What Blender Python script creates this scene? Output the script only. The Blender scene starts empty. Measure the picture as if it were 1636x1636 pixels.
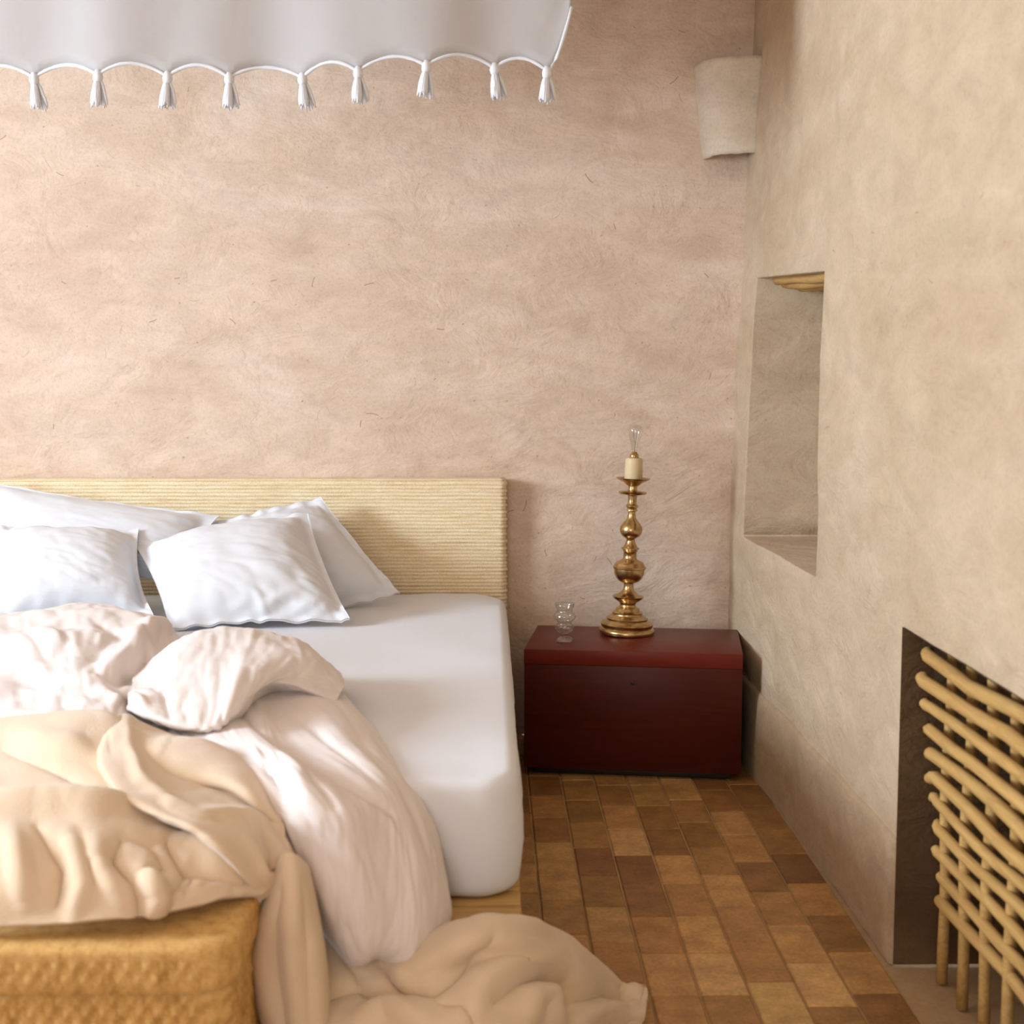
import bpy, bmesh, math, random
import numpy as np
from mathutils import Vector, Matrix, noise as mnoise
random.seed(7)
S = bpy.context.scene
C = S.collection

# ---------------------------------------------------------------- camera
F, H = 2200.0, 1.2                      # focal length in pixels of the 1636 frame, eye height in metres
PIT = math.atan(218 / F)
YAW = math.atan(38 / F * math.cos(PIT))
cam_d = bpy.data.cameras.new('camera')
cam_d.sensor_width = 36.0
cam_d.lens = 36.0 * F / 1636.0
cam_d.clip_start = 0.05
cam_d.dof.use_dof = True
cam_d.dof.focus_distance = 4.2
cam_d.dof.aperture_fstop = 5.0
cam = bpy.data.objects.new('camera', cam_d)
C.objects.link(cam)
cam.location = (0, 0, H)
cam.rotation_euler = (math.pi / 2 - PIT, 0, -YAW)
S.camera = cam

# ---------------------------------------------------------------- world, window light, exposure
W = bpy.data.worlds.new('sky'); S.world = W; W.use_nodes = True
W.node_tree.nodes['Background'].inputs[0].default_value = (0.75, 0.87, 1.0, 1)
W.node_tree.nodes['Background'].inputs[1].default_value = 1.0
def area(name, loc, rot, sx, sy, power, col):
    l = bpy.data.lights.new(name, 'AREA'); l.shape = 'RECTANGLE'; l.size = sx; l.size_y = sy
    l.energy = power; l.color = col
    o = bpy.data.objects.new(name, l); C.objects.link(o); o.location = loc; o.rotation_euler = rot
    return o
# daylight through the window in the left wall, plus added fill behind the camera
area('window_daylight', (-3.86, 1.80, 1.84), (0, math.radians(-90), 0), 1.2, 1.3, 172, (0.74, 0.885, 1.0))
area('rear_fill', (-0.6, -1.26, 1.45), (math.radians(90), 0, 0), 1.2, 1.6, 19, (1.0, 0.91, 0.80))
S.cycles.max_bounces = 8; S.cycles.glossy_bounces = 3; S.cycles.transmission_bounces = 6; S.cycles.caustics_reflective = False; S.cycles.caustics_refractive = False
vs = S.view_settings
S.display_settings.display_device = 'sRGB'
vs.view_transform = 'Standard'; vs.look = 'None'; vs.exposure = 0.33; vs.gamma = 1.0; vs.use_curve_mapping = False

# ---------------------------------------------------------------- geometry helpers
def ray(px, py):
    a = (px - 818) / F; b = -(py - 818) / F
    fy = math.cos(PIT) + b * math.sin(PIT); uz = -math.sin(PIT) + b * math.cos(PIT)
    return (a * math.cos(YAW) + fy * math.sin(YAW), -a * math.sin(YAW) + fy * math.cos(YAW), uz)
def at(px, py, X=None, Y=None, Z=None):
    x, y, z = ray(px, py)
    t = X / x if X is not None else (Y / y if Y is not None else (Z - H) / z)
    return Vector((x * t, y * t, H + z * t))
def proj(P):
    x, y, z = P[..., 0], P[..., 1], P[..., 2] - H
    a = x * math.cos(YAW) - y * math.sin(YAW); d = x * math.sin(YAW) + y * math.cos(YAW)
    f = d * math.cos(PIT) - z * math.sin(PIT); u = d * math.sin(PIT) + z * math.cos(PIT)
    return np.stack([818 + F * a / f, 818 - F * u / f], -1)

def tag(o, label=None, cat=None, group=None, kind=None):
    for k, v in (('label', label), ('category', cat), ('group', group), ('kind', kind)):
        if v: o[k] = v
    return o
def mesh_obj(name, me, mat, parent=None, smooth=True):
    o = bpy.data.objects.new(name, me); C.objects.link(o)
    if mat and not me.materials: me.materials.append(mat)
    if smooth: me.polygons.foreach_set('use_smooth', [True] * len(me.polygons))
    if parent: o.parent = parent
    return o
def obj(name, verts, faces, mat, parent=None, smooth=True):
    me = bpy.data.meshes.new(name); me.from_pydata([tuple(v) for v in verts], [], faces); me.update()
    return mesh_obj(name, me, mat, parent, smooth)
def bmobj(name, bm, mat, parent=None, smooth=True, sharp=35):
    bmesh.ops.recalc_face_normals(bm, faces=bm.faces)
    me = bpy.data.meshes.new(name); bm.to_mesh(me); bm.free()
    o = mesh_obj(name, me, mat, parent, smooth)
    if smooth and sharp: me.set_sharp_from_angle(angle=math.radians(sharp))
    return o
def empty(name, loc, rz=0):
    o = bpy.data.objects.new(name, None); C.objects.link(o); o.location = loc; o.rotation_euler = (0, 0, rz)
    o.empty_display_size = 0.05
    return o
def box_bm(x0, x1, y0, y1, z0, z1, bev=0.0, seg=2):
    bm = bmesh.new(); bmesh.ops.create_cube(bm, size=1)
    for v in bm.verts:
        v.co = Vector(((x0 + x1) / 2 + v.co.x * (x1 - x0), (y0 + y1) / 2 + v.co.y * (y1 - y0), (z0 + z1) / 2 + v.co.z * (z1 - z0)))
    if bev: bmesh.ops.bevel(bm, geom=list(bm.edges), offset=bev, segments=seg, affect='EDGES', profile=0.5)
    return bm
def grid_faces(nu, nv, off=0, wrap=False):
    f = []
    for i in range(nu - 1):
        for j in range(nv if wrap else nv - 1):
            k = (j + 1) % nv
            f.append((off + i * nv + j, off + i * nv + k, off + (i + 1) * nv + k, off + (i + 1) * nv + j))
    return f
def lathe(name, prof, mat, parent=None, n=40, sharp=50, open_top=False):
    vs_, fs = [], []
    for r, z in prof:
        for k in range(n):
            a = 2 * math.pi * k / n; vs_.append((r * math.cos(a), r * math.sin(a), z))
    fs = grid_faces(len(prof), n, 0, True)
    if prof[0][0] > 1e-5: fs.append(tuple(range(n))[::-1])
    if prof[-1][0] > 1e-5 and not open_top: fs.append(tuple((len(prof) - 1) * n + k for k in range(n)))
    o = obj(name, vs_, fs, mat, parent)
    bm = bmesh.new(); bm.from_mesh(o.data); bmesh.ops.remove_doubles(bm, verts=bm.verts, dist=1e-5)
    bmesh.ops.recalc_face_normals(bm, faces=bm.faces); bm.to_mesh(o.data); bm.free()
    if sharp: o.data.set_sharp_from_angle(angle=math.radians(sharp))
    return o
def tube_geo(pts, rad, n=10, wob=0.0, seed=0):
    pts = [Vector(p) for p in pts]; rnd = random.Random(seed); V, Fc = [], []
    for i, p in enumerate(pts):
        t = (pts[min(i + 1, len(pts) - 1)] - pts[max(i - 1, 0)]).normalized()
        a = t.orthogonal().normalized() if abs(t.z) > 0.9 else t.cross(Vector((0, 0, 1))).normalized()
        b = t.cross(a)
        r = rad[i] if isinstance(rad, (list, tuple)) else rad
        r *= 1 + wob * (rnd.random() - .5)
        for k in range(n):
            an = 2 * math.pi * k / n; V.append(p + (a * math.cos(an) + b * math.sin(an)) * r)
    Fc = grid_faces(len(pts), n, 0, True)
    Fc.append(tuple(range(n))[::-1]); Fc.append(tuple((len(pts) - 1) * n + k for k in range(n)))
    return V, Fc
def sst(t): t = max(0., min(1., t)); return t * t * (3 - 2 * t)
def fbm(p, sc, oct=4, seed=0.0):
    return mnoise.fractal(Vector((p[0] * sc + seed, p[1] * sc + seed * .7, p[2] * sc - seed)), 1.0, 2.0, oct)

def catmull(P, n):
    """P (k, m, 3) -> dense along axis 0"""
    k = len(P); Q = np.concatenate([2 * P[:1] - P[1:2], P, 2 * P[-1:] - P[-2:-1]], 0); out = []
    for i in range(k - 1):
        p0, p1, p2, p3 = Q[i], Q[i + 1], Q[i + 2], Q[i + 3]
        for s in range(n if i < k - 2 else n + 1):
            t = s / n
            out.append(.5 * (2 * p1 + (p2 - p0) * t + (2 * p0 - 5 * p1 + 4 * p2 - p3) * t * t + (3 * p1 - p0 - 3 * p2 + p3) * t ** 3))
    return np.array(out)
def dense(rows, n):
    P = np.array([[list(at(p[0], p[1], Y=p[2])) if len(p) == 3 else list(p[:3]) for p in r] for r in rows], float)
    P = catmull(P, n)
    return np.swapaxes(catmull(np.swapaxes(P, 0, 1), n), 0, 1)
def normals(P):
    du = np.gradient(P, axis=0); dv = np.gradient(P, axis=1)
    n = np.cross(du, dv); n /= np.maximum(np.linalg.norm(n, axis=-1, keepdims=True), 1e-9)
    return n
def seg_dist(q, pl):
    best = np.full(q.shape[:-1], 1e9); par = np.zeros(q.shape[:-1])
    ls = [math.dist(a, b) for a, b in zip(pl[:-1], pl[1:])]; tot = sum(ls); acc = 0
    for a, b, l in zip(pl[:-1], pl[1:], ls):
        a = np.array(a, float); b = np.array(b, float); d = b - a
        t = np.clip(((q - a) @ d) / (d @ d), 0, 1)
        dd = np.linalg.norm(q - (a + t[..., None] * d), axis=-1)
        par = np.where(dd < best, (acc + t * l) / tot, par); best = np.minimum(best, dd); acc += l
    return best, par
def stroke(q, pl, w, a):
    """height profile of a fold: rounded ridge when raised, cusped crease when sunk, tapering to both ends"""
    d, t = seg_dist(q, pl)
    tp = np.clip(np.sin(math.pi * (.06 + .88 * t)), 0, 1) ** .6
    return a * tp * np.exp(-(d / w) ** (2 if a > 0 else 1.15))
def cloth(rows, n=8, strokes=(), noise_amp=0.004, noise_sc=6.0, fine=0.0, seed=1.0, toward=True, wr=(), fade=0.0):
    """lofted cloth surface through control points, with fold ridges / creases sculpted along strokes"""
    P = dense(rows, n)
    N = normals(P)
    cdir = np.array([0, 0, H]) - P
    if toward:
        flip = np.sign(np.mean(np.sum(N * cdir, -1))); N = N * flip
    q = proj(P); D = np.zeros(P.shape[:2])
    for pl, w, a in strokes:
        D += stroke(q, pl, w, a)
    for i in range(P.shape[0]):
        for j in range(P.shape[1]):
            p = P[i, j]
            D[i, j] += noise_amp * fbm(p, noise_sc, 3, seed)
            for am, fu, fv, sd in wr:
                u_, v_ = i / P.shape[0] * fu, j / P.shape[1] * fv
                w_ = .5 * mnoise.noise(Vector((u_ * .5, v_ * .5, sd)))
                fd = sst((1 - i / P.shape[0]) / fade) if fade else 1.0
                D[i, j] += fd * am * (min(1, 2.4 * abs(mnoise.noise(Vector((u_ + w_, v_ - w_, sd + 5))))) - .6)
            if fine: D[i, j] += fine * (abs(fbm((p[0] + p[2] * .6, p[1], p[2]), noise_sc * 3.2, 3, seed + 9)) - .3)
    return P + N * D[..., None]
def grids_obj(name, grids, mat, parent=None, thick=0.0, sub=0):
    V, Fc = [], []
    for P in grids:
        nu, nv = P.shape[:2]; Fc += grid_faces(nu, nv, len(V)); V += [tuple(v) for v in P.reshape(-1, 3)]
    o = obj(name, V, Fc, mat, parent)
    if thick:
        m = o.modifiers.new('thick', 'SOLIDIFY'); m.thickness = thick; m.offset = -1
    if sub:
        m = o.modifiers.new('sub', 'SUBSURF'); m.levels = sub; m.render_levels = sub
    return o

# ---------------------------------------------------------------- materials
def M(name):
    m = bpy.data.materials.new(name); m.use_nodes = True; nt = m.node_tree
    return m, nt, nt.nodes['Principled BSDF']
def nd(nt, typ, **kw):
    n = nt.nodes.new(typ)
    for k, v in kw.items():
        if k.startswith('i_'):
            key = k[2:].replace('_', ' ')
            n.inputs[key].default_value = v
        else: setattr(n, k, v)
    return n
def ramp(nt, stops):
    r = nt.nodes.new('ShaderNodeValToRGB'); e = r.color_ramp.elements
    while len(e) < len(stops): e.new(0.5)
    for x, (p, c) in zip(e, stops):
        x.position = p; x.color = c if len(c) == 4 else (*c, 1)
    return r
def mixc(nt, fac, a, b, mode='MIX'):
    m = nt.nodes.new('ShaderNodeMix'); m.data_type = 'RGBA'; m.blend_type = mode
    L = nt.links.new
    for s, v in ((m.inputs[0], fac), (m.inputs[6], a), (m.inputs[7], b)):
        if hasattr(v, 'is_linked'): L(v, s)
        elif isinstance(v, (int, float)): s.default_value = v
        else: s.default_value = (*v, 1) if len(v) == 3 else v
    return m.outputs[2]
def coords(nt, scale=(1, 1, 1), rot=(0, 0, 0)):
    t = nt.nodes.new('ShaderNodeTexCoord'); mp = nt.nodes.new('ShaderNodeMapping')
    mp.inputs['Scale'].default_value = scale; mp.inputs['Rotation'].default_value = rot
    nt.links.new(t.outputs['Object'], mp.inputs['Vector'])
    return mp.outputs[0]
def noise_n(nt, vec, scale, detail=4, rough=.55, dist=0):
    n = nd(nt, 'ShaderNodeTexNoise', i_Scale=scale, i_Detail=detail, i_Roughness=rough, i_Distortion=dist)
    nt.links.new(vec, n.inputs['Vector']); return n.outputs['Fac']
def bump(nt, h, dist, strength=1.0, prev=None):
    b = nd(nt, 'ShaderNodeBump', i_Strength=strength, i_Distance=dist)
    nt.links.new(h, b.inputs['Height'])
    if prev: nt.links.new(prev, b.inputs['Normal'])
    return b.outputs['Normal']

def plaster(name, light, mid, dark, bsc=1.0, straw=True, stretch=(1, 1, 1.9)):
    m, nt, p = M(name); L = nt.links.new
    v = coords(nt); vs_ = coords(nt, stretch)
    big = noise_n(nt, vs_, 1.25, 5, .58, 1.6)
    r = ramp(nt, [(.28, dark), (.5, mid), (.70, light)]); L(big, r.inputs[0])
    med = noise_n(nt, vs_, 6, 6, .62, 1.0)
    rm = ramp(nt, [(.32, (.90, .885, .87)), (.68, (1.06, 1.06, 1.06))]); L(med, rm.inputs[0])
    c = mixc(nt, 1.0, r.outputs[0], rm.outputs[0], 'MULTIPLY')
    fine = noise_n(nt, v, 110, 3, .6)
    rf = ramp(nt, [(.30, (.86, .84, .82)), (.5, (1, 1, 1)), (.75, (1.03, 1.03, 1.02))]); L(fine, rf.inputs[0])
    c = mixc(nt, .7, c, rf.outputs[0], 'MULTIPLY')
    if straw:
        # chopped straw and small pits in the mud plaster: one short fleck at a random angle in some cells
        g = nt.nodes.new('ShaderNodeNewGeometry'); sp = nt.nodes.new('ShaderNodeSeparateXYZ'); L(g.outputs['Position'], sp.inputs[0])
        def math_n(op, a, b=None):
            n = nt.nodes.new('ShaderNodeMath'); n.operation = op
            for i, q in enumerate((a, b)):
                if q is None: continue
                if hasattr(q, 'is_linked'): L(q, n.inputs[i])
                else: n.inputs[i].default_value = q
            return n.outputs[0]
        cb = nt.nodes.new('ShaderNodeCombineXYZ'); L(math_n('ADD', sp.outputs[0], sp.outputs[1]), cb.inputs[0]); L(sp.outputs[2], cb.inputs[1])
        for sc, thr, wid, ln, col, amt in ((6.5, .72, .011, .085, (.40, .27, .17), .75), (11, .80, .018, .12, (.56, .42, .30), .6), (16, .86, .035, .04, (.42, .29, .19), .7)):
            vo = nt.nodes.new('ShaderNodeTexVoronoi'); vo.voronoi_dimensions = '2D'; vo.inputs['Scale'].default_value = sc
            L(cb.outputs[0], vo.inputs['Vector'])
            scl = nt.nodes.new('ShaderNodeVectorMath'); scl.operation = 'SCALE'; scl.inputs['Scale'].default_value = sc; L(cb.outputs[0], scl.inputs[0])
            sps = nt.nodes.new('ShaderNodeVectorMath'); sps.operation = 'SCALE'; sps.inputs['Scale'].default_value = sc; L(vo.outputs['Position'], sps.inputs[0])
            df = nt.nodes.new('ShaderNodeVectorMath'); df.operation = 'SUBTRACT'; L(scl.outputs[0], df.inputs[0]); L(sps.outputs[0], df.inputs[1])
            sc_ = nt.nodes.new('ShaderNodeSeparateColor'); L(vo.outputs['Color'], sc_.inputs[0])
            vr = nt.nodes.new('ShaderNodeVectorRotate'); vr.rotation_type = 'Z_AXIS'; L(df.outputs[0], vr.inputs['Vector']); L(math_n('MULTIPLY', sc_.outputs[0], 6.28), vr.inputs['Angle'])
            s2 = nt.nodes.new('ShaderNodeSeparateXYZ'); L(vr.outputs[0], s2.inputs[0])
            bent = math_n('ADD', s2.outputs[1], math_n('MULTIPLY', math_n('MULTIPLY', s2.outputs[0], s2.outputs[0]), 1.2))
            mk = math_n('MULTIPLY', math_n('LESS_THAN', math_n('ABSOLUTE', bent), wid), math_n('LESS_THAN', math_n('ABSOLUTE', s2.outputs[0]), math_n('MULTIPLY', sc_.outputs[2], ln * 1.6)))
            mk = math_n('MULTIPLY', math_n('MULTIPLY', mk, math_n('GREATER_THAN', sc_.outputs[1], thr)), amt)
            c = mixc(nt, mk, c, col)
    L(c, p.inputs['Base Color'])
    p.inputs['Roughness'].default_value = .92; p.inputs['Specular IOR Level'].default_value = .15
    n1 = bump(nt, noise_n(nt, vs_, 4.5, 5, .6, .8), .03 * bsc, .45)
    n2 = bump(nt, noise_n(nt, v, 28, 5, .7), .006 * bsc, .4, n1)
    n3 = bump(nt, fine, .0015 * bsc, .6, n2)
    L(n3, p.inputs['Normal'])
    return m
m_wall = plaster('adobe_plaster', (.80, .66, .555), (.745, .585, .47), (.67, .50, .375))
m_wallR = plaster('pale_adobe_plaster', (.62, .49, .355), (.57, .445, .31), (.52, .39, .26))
m_base = plaster('skirting_plaster', (.53, .405, .275), (.48, .36, .235), (.43, .31, .195), .5, False)
m_recess = plaster('dark_recess_plaster', (.17, .105, .055), (.13, .08, .04), (.10, .06, .03), 1.0, False)
m_sconce = plaster('sconce_plaster', (.74, .65, .54), (.70, .60, .485), (.66, .55, .43), .4, False)

def fabric(name, col, col2, weave=900, rough=.95, wrinkle=.004, wsc=9, transl=0.0, sheen=.15, wb=.0006):
    m, nt, p = M(name); L = nt.links.new
    v = coords(nt)
    big = noise_n(nt, v, 3.0, 3)
    c = mixc(nt, big, col, col2)
    L(c, p.inputs['Base Color'])
    p.inputs['Roughness'].default_value = rough; p.inputs['Specular IOR Level'].default_value = .1
    p.inputs['Sheen Weight'].default_value = sheen; p.inputs['Sheen Roughness'].default_value = .5
    n1 = bump(nt, noise_n(nt, v, wsc, 4, .55, .6), wrinkle, .6)
    n2 = bump(nt, noise_n(nt, v, weave, 2), wb, .4, n1)
    L(n2, p.inputs['Normal'])
    if transl:
        t = nt.nodes.new('ShaderNodeBsdfTranslucent'); L(c, t.inputs[0])
        mx = nt.nodes.new('ShaderNodeMixShader'); mx.inputs[0].default_value = transl
        out = nt.nodes['Material Output']
        L(p.outputs[0], mx.inputs[1]); L(t.outputs[0], mx.inputs[2]); L(mx.outputs[0], out.inputs[0])
    return m
m_sheet = fabric('white_cotton', (.76, .78, .84), (.735, .75, .805), wrinkle=.003)
m_pillow = fabric('white_pillow_cotton', (.75, .77, .82), (.73, .745, .795), wrinkle=.0016, wsc=16)
m_duvet = fabric('blush_cotton', (.815, .75, .735), (.785, .71, .69), wrinkle=.0022, wsc=14)
m_blank = fabric('sand_wool', (.76, .60, .44), (.70, .54, .385), weave=330, wrinkle=.002, wsc=20, sheen=.35, wb=.003)
m_canopy = fabric('canopy_cotton', (.75, .745, .755), (.73, .72, .735), transl=.5, wrinkle=.004)

def straw(name, a, b, c, sc, rowsz=0.011):
    m, nt, p = M(name); L = nt.links.new
    v = coords(nt, sc)
    n = noise_n(nt, v, 1.0, 4, .7)
    r = ramp(nt, [(.28, c), (.5, b), (.72, a)]); L(n, r.inputs[0])
    n2 = noise_n(nt, coords(nt), 260, 3, .7)
    rr = ramp(nt, [(.32, (.74, .68, .60)), (.55, (1.04, 1.04, 1.04))]); L(n2, rr.inputs[0])
    col = mixc(nt, .75, r.outputs[0], rr.outputs[0], 'MULTIPLY')
    L(col, p.inputs['Base Color']); p.inputs['Roughness'].default_value = .75
    p.inputs['Specular IOR Level'].default_value = .25
    L(bump(nt, n2, .0008, .5), p.inputs['Normal'])
    return m
m_straw = straw('woven_straw', (.94, .82, .61), (.89, .74, .50), (.76, .57, .33), (9, 9, 110))
m_ratt = straw('woven_rattan', (.74, .49, .20), (.66, .41, .15), (.44, .24, .07), (45, 45, 14))
def wood(name, a, b, sc, rough=.5, spec=.3):
    m, nt, p = M(name); L = nt.links.new
    n = noise_n(nt, coords(nt, sc), 1.0, 5, .6, 1.2)
    r = ramp(nt, [(.3, a), (.7, b)]); L(n, r.inputs[0]); L(r.outputs[0], p.inputs['Base Color'])
    p.inputs['Roughness'].default_value = rough; p.inputs['Specular IOR Level'].default_value = spec
    L(bump(nt, n, .0008, .3), p.inputs['Normal']); return m
m_pine = wood('honey_pine', (.42, .235, .075), (.62, .38, .14), (4, 60, 60))
m_pole = wood('peeled_pole', (.44, .25, .08), (.62, .39, .14), (60, 5, 60), .6)
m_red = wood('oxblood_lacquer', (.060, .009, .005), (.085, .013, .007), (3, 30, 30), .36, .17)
m_redlit = wood('oxblood_lacquer_lit', (.125, .015, .008), (.155, .021, .011), (3, 30, 30), .36, .17)  # same lacquer, with the light on the top put into the colour
m_dark = M('dark_gap')[0]; m_dark.node_tree.nodes['Principled BSDF'].inputs['Base Color'].default_value = (.02, .012, .008, 1)
m_brass, nt, p = M('aged_brass')
nn = noise_n(nt, coords(nt), 40, 4); r_ = ramp(nt, [(.35, (.44, .30, .13)), (.65, (.64, .46, .23))]); nt.links.new(nn, r_.inputs[0])
nt.links.new(r_.outputs[0], p.inputs['Base Color']); p.inputs['Metallic'].default_value = 1; p.inputs['Roughness'].default_value = .27
m_wax, nt, p = M('ivory_sleeve')
p.inputs['Base Color'].default_value = (.72, .56, .33, 1); p.inputs['Roughness'].default_value = .5
m_glass, nt, p = M('clear_glass')          # thin blown glass: clear, with bright reflections towards its rims
tr_ = nt.nodes.new('ShaderNodeBsdfTransparent'); tr_.inputs[0].default_value = (.96, .97, .97, 1)
gs_ = nt.nodes.new('ShaderNodeBsdfGlossy'); gs_.inputs['Roughness'].default_value = .04
lw_ = nt.nodes.new('ShaderNodeLayerWeight'); lw_.inputs['Blend'].default_value = .5
pw_ = nt.nodes.new('ShaderNodeMath'); pw_.operation = 'POWER'; pw_.inputs[1].default_value = 3.0; nt.links.new(lw_.outputs['Facing'], pw_.inputs[0])
fr_ = nt.nodes.new('ShaderNodeMath'); fr_.operation = 'MULTIPLY_ADD'; fr_.inputs[1].default_value = .70; fr_.inputs[2].default_value = .11; nt.links.new(pw_.outputs[0], fr_.inputs[0])
mx_ = nt.nodes.new('ShaderNodeMixShader'); nt.links.new(fr_.outputs[0], mx_.inputs[0]); nt.links.new(tr_.outputs[0], mx_.inputs[1]); nt.links.new(gs_.outputs[0], mx_.inputs[2])
nt.links.new(mx_.outputs[0], nt.nodes['Material Output'].inputs[0]); nt.nodes.remove(p)
m_fil = M('filament_metal')[0]; m_fil.node_tree.nodes['Principled BSDF'].inputs['Base Color'].default_value = (.5, .36, .2, 1)
m_grout = plaster('grout', (.52, .36, .21), (.45, .30, .17), (.38, .245, .13), .4, False)
m_tile, nt, p = M('terracotta_tile'); L = nt.links.new
oi = nt.nodes.new('ShaderNodeObjectInfo'); gv = nt.nodes.new('ShaderNodeNewGeometry')
nA = nd(nt, 'ShaderNodeTexNoise', i_Scale=14, i_Detail=5, i_Roughness=.65); L(gv.outputs['Position'], nA.inputs['Vector'])
rA = ramp(nt, [(.3, (.70, .68, .66)), (.7, (1.22, 1.20, 1.16))]); L(nA.outputs[0], rA.inputs[0])
nB = nd(nt, 'ShaderNodeTexNoise', i_Scale=120, i_Detail=3); L(gv.outputs['Position'], nB.inputs['Vector'])
rB = ramp(nt, [(.35, (.84, .84, .84)), (.65, (1.06, 1.06, 1.06))]); L(nB.outputs[0], rB.inputs[0])
cc = mixc(nt, 1, mixc(nt, 1, oi.outputs['Color'], rA.outputs[0], 'MULTIPLY'), rB.outputs[0], 'MULTIPLY')
L(cc, p.inputs['Base Color']); p.inputs['Roughness'].default_value = .5; p.inputs['Specular IOR Level'].default_value = .35
L(bump(nt, nA.outputs[0], .003, .5), p.inputs['Normal'])

# ================================================================ THE ROOM
YB = 4.54                                # back wall plane
XR = 0.83                                # right wall plane
XL, YF, ZC = -3.8, -1.3, 2.75
def wall_back_y(x, z): return YB + .010 * fbm((x, 0, z), 1.3, 3, 3.1) + .004 * fbm((x, 0, z), 5, 3, 8.1)
def wall_right_x(y, z):
    lean = .030 * max(-.15, z - .95) * sst((y - 3.3) / 1.0)
    lean -= .026 * sst((y - 3.2) / 1.2)
    soft = .012 * sst((z - 1.25) / .5) * (sst((y - 3.25) / .2) - .4)
    return XR + lean + soft + .009 * fbm((0, y, z), 1.2, 3, 5.5) + .004 * fbm((0, y, z), 5, 3, 1.5)

# back wall
xs = np.linspace(XL, 1.0, 110); zs = np.linspace(0, ZC, 90)
tag(obj('wall_back', [(x, wall_back_y(x, z), z) for x in xs for z in zs], grid_faces(len(xs), len(zs)), m_wall), 'mottled pink-beige adobe plaster wall behind the bed', kind='structure')
# right wall with a niche and a low cupboard recess
NY0, NY1, NZ0, NZ1, NX = 3.42, 4.30, .695, 1.50, XR + .34
VY0, VY1, VZ0, VZ1, VX = 1.75, 2.70, 0.0, .70, XR + .30
def lin(a, b, st):
    n = max(1, round((b - a) / st)); return list(np.linspace(a, b, n + 1)[:-1])
ys = lin(YF, VY0, .1) + lin(VY0, VY1, .06) + lin(VY1, NY0, .06) + lin(NY0, NY1, .06) + lin(NY1, YB + .02, .04) + [YB + .02]
zz = lin(0, NZ0, .06) + lin(NZ0, VZ1, .005) + lin(VZ1, NZ1, .06) + lin(NZ1, ZC, .06) + [ZC]
bm = bmesh.new(); g = {}
def niche_dz(y, z): return -.045 * sst(1 - abs(z - NZ1) / .35) * min(1, max(0, (NY1 - y) / (NY1 - NY0))) * (1 if y >= NY0 - 1e-6 else sst((y - NY0 + .4) / .4))
def wv(y, z, x=None):
    k = (round(y, 4), round(z, 4), None if x is None else round(x, 4))
    if k not in g: g[k] = bm.verts.new((wall_right_x(y, z) if x is None else x, y, z + niche_dz(y, z)))
    return g[k]
def inside(y, z, a): return a[0] < y < a[1] and a[2] < z < a[3]
holes = [(NY0, NY1, NZ0, NZ1), (VY0, VY1, VZ0, VZ1)]
for y0, y1 in zip(ys[:-1], ys[1:]):
    for z0, z1 in zip(zz[:-1], zz[1:]):
        if any(inside((y0 + y1) / 2, (z0 + z1) / 2, h) for h in holes): continue
        bm.faces.new((wv(y0, z0), wv(y0, z1), wv(y1, z1), wv(y1, z0)))
for (a, b, c, d), X in ((holes[0], NX),):
    yr = [y for y in ys if a - 1e-6 <= y <= b + 1e-6]; zr = [z for z in zz if c - 1e-6 <= z <= d + 1e-6]
    for z0, z1 in zip(zr[:-1], zr[1:]):
        for y in (a, b): bm.faces.new((wv(y, z0), wv(y, z1), wv(y, z1, X), wv(y, z0, X)))
    for y0, y1 in zip(yr[:-1], yr[1:]):
        for z in (c, d): bm.faces.new((wv(y0, z), wv(y1, z), wv(y1, z, X), wv(y0, z, X)))
        for z0, z1 in zip(zr[:-1], zr[1:]): bm.faces.new((wv(y0, z0, X), wv(y0, z1, X), wv(y1, z1, X), wv(y1, z0, X)))
bmesh.ops.recalc_face_normals(bm, faces=bm.faces)
wr = bmobj('wall_right', bm, m_wallR, sharp=0)
tag(wr, 'pale beige adobe plaster wall with a deep niche', kind='structure')
bv = wr.modifiers.new('soft_edges', 'BEVEL'); bv.width = .012; bv.segments = 3; bv.limit_method = 'ANGLE'; bv.angle_limit = math.radians(50)
# inner faces of the low recess, darker than the wall plaster
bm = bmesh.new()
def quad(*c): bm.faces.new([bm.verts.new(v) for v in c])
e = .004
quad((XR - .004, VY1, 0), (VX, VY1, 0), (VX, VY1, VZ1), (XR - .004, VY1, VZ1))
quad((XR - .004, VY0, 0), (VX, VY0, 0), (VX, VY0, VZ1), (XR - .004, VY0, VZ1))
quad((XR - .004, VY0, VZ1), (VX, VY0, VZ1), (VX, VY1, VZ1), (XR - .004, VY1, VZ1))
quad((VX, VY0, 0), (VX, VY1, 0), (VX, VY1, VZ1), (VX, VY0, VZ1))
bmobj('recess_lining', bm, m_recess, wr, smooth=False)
# lintel poles in the top of the niche
for i, (dx, dz, r, y1) in enumerate(((.055, -.006, .016, NY1 - .06), (.088, -.014, .020, NY1 + .01), (.128, -.020, .019, NY1 - .05), (.168, -.022, .020, NY1 - .02), (.21, -.02, .021, NY1 - .03), (.262, -.016, .018, NY1 - .03))):
    pts = []
    for k in range(9):
        y = y1 - k * (y1 - NY0 + .02) / 8
        pts.append((XR + dx + .006 * math.sin(i + k * .7), y, NZ1 + niche_dz(y, NZ1) + dz + .003 * math.sin(2 * i + k)))
    V, Fc = tube_geo(pts, r, 12, .12, i); obj('lintel_pole', V, Fc, m_pole, wr)
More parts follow.
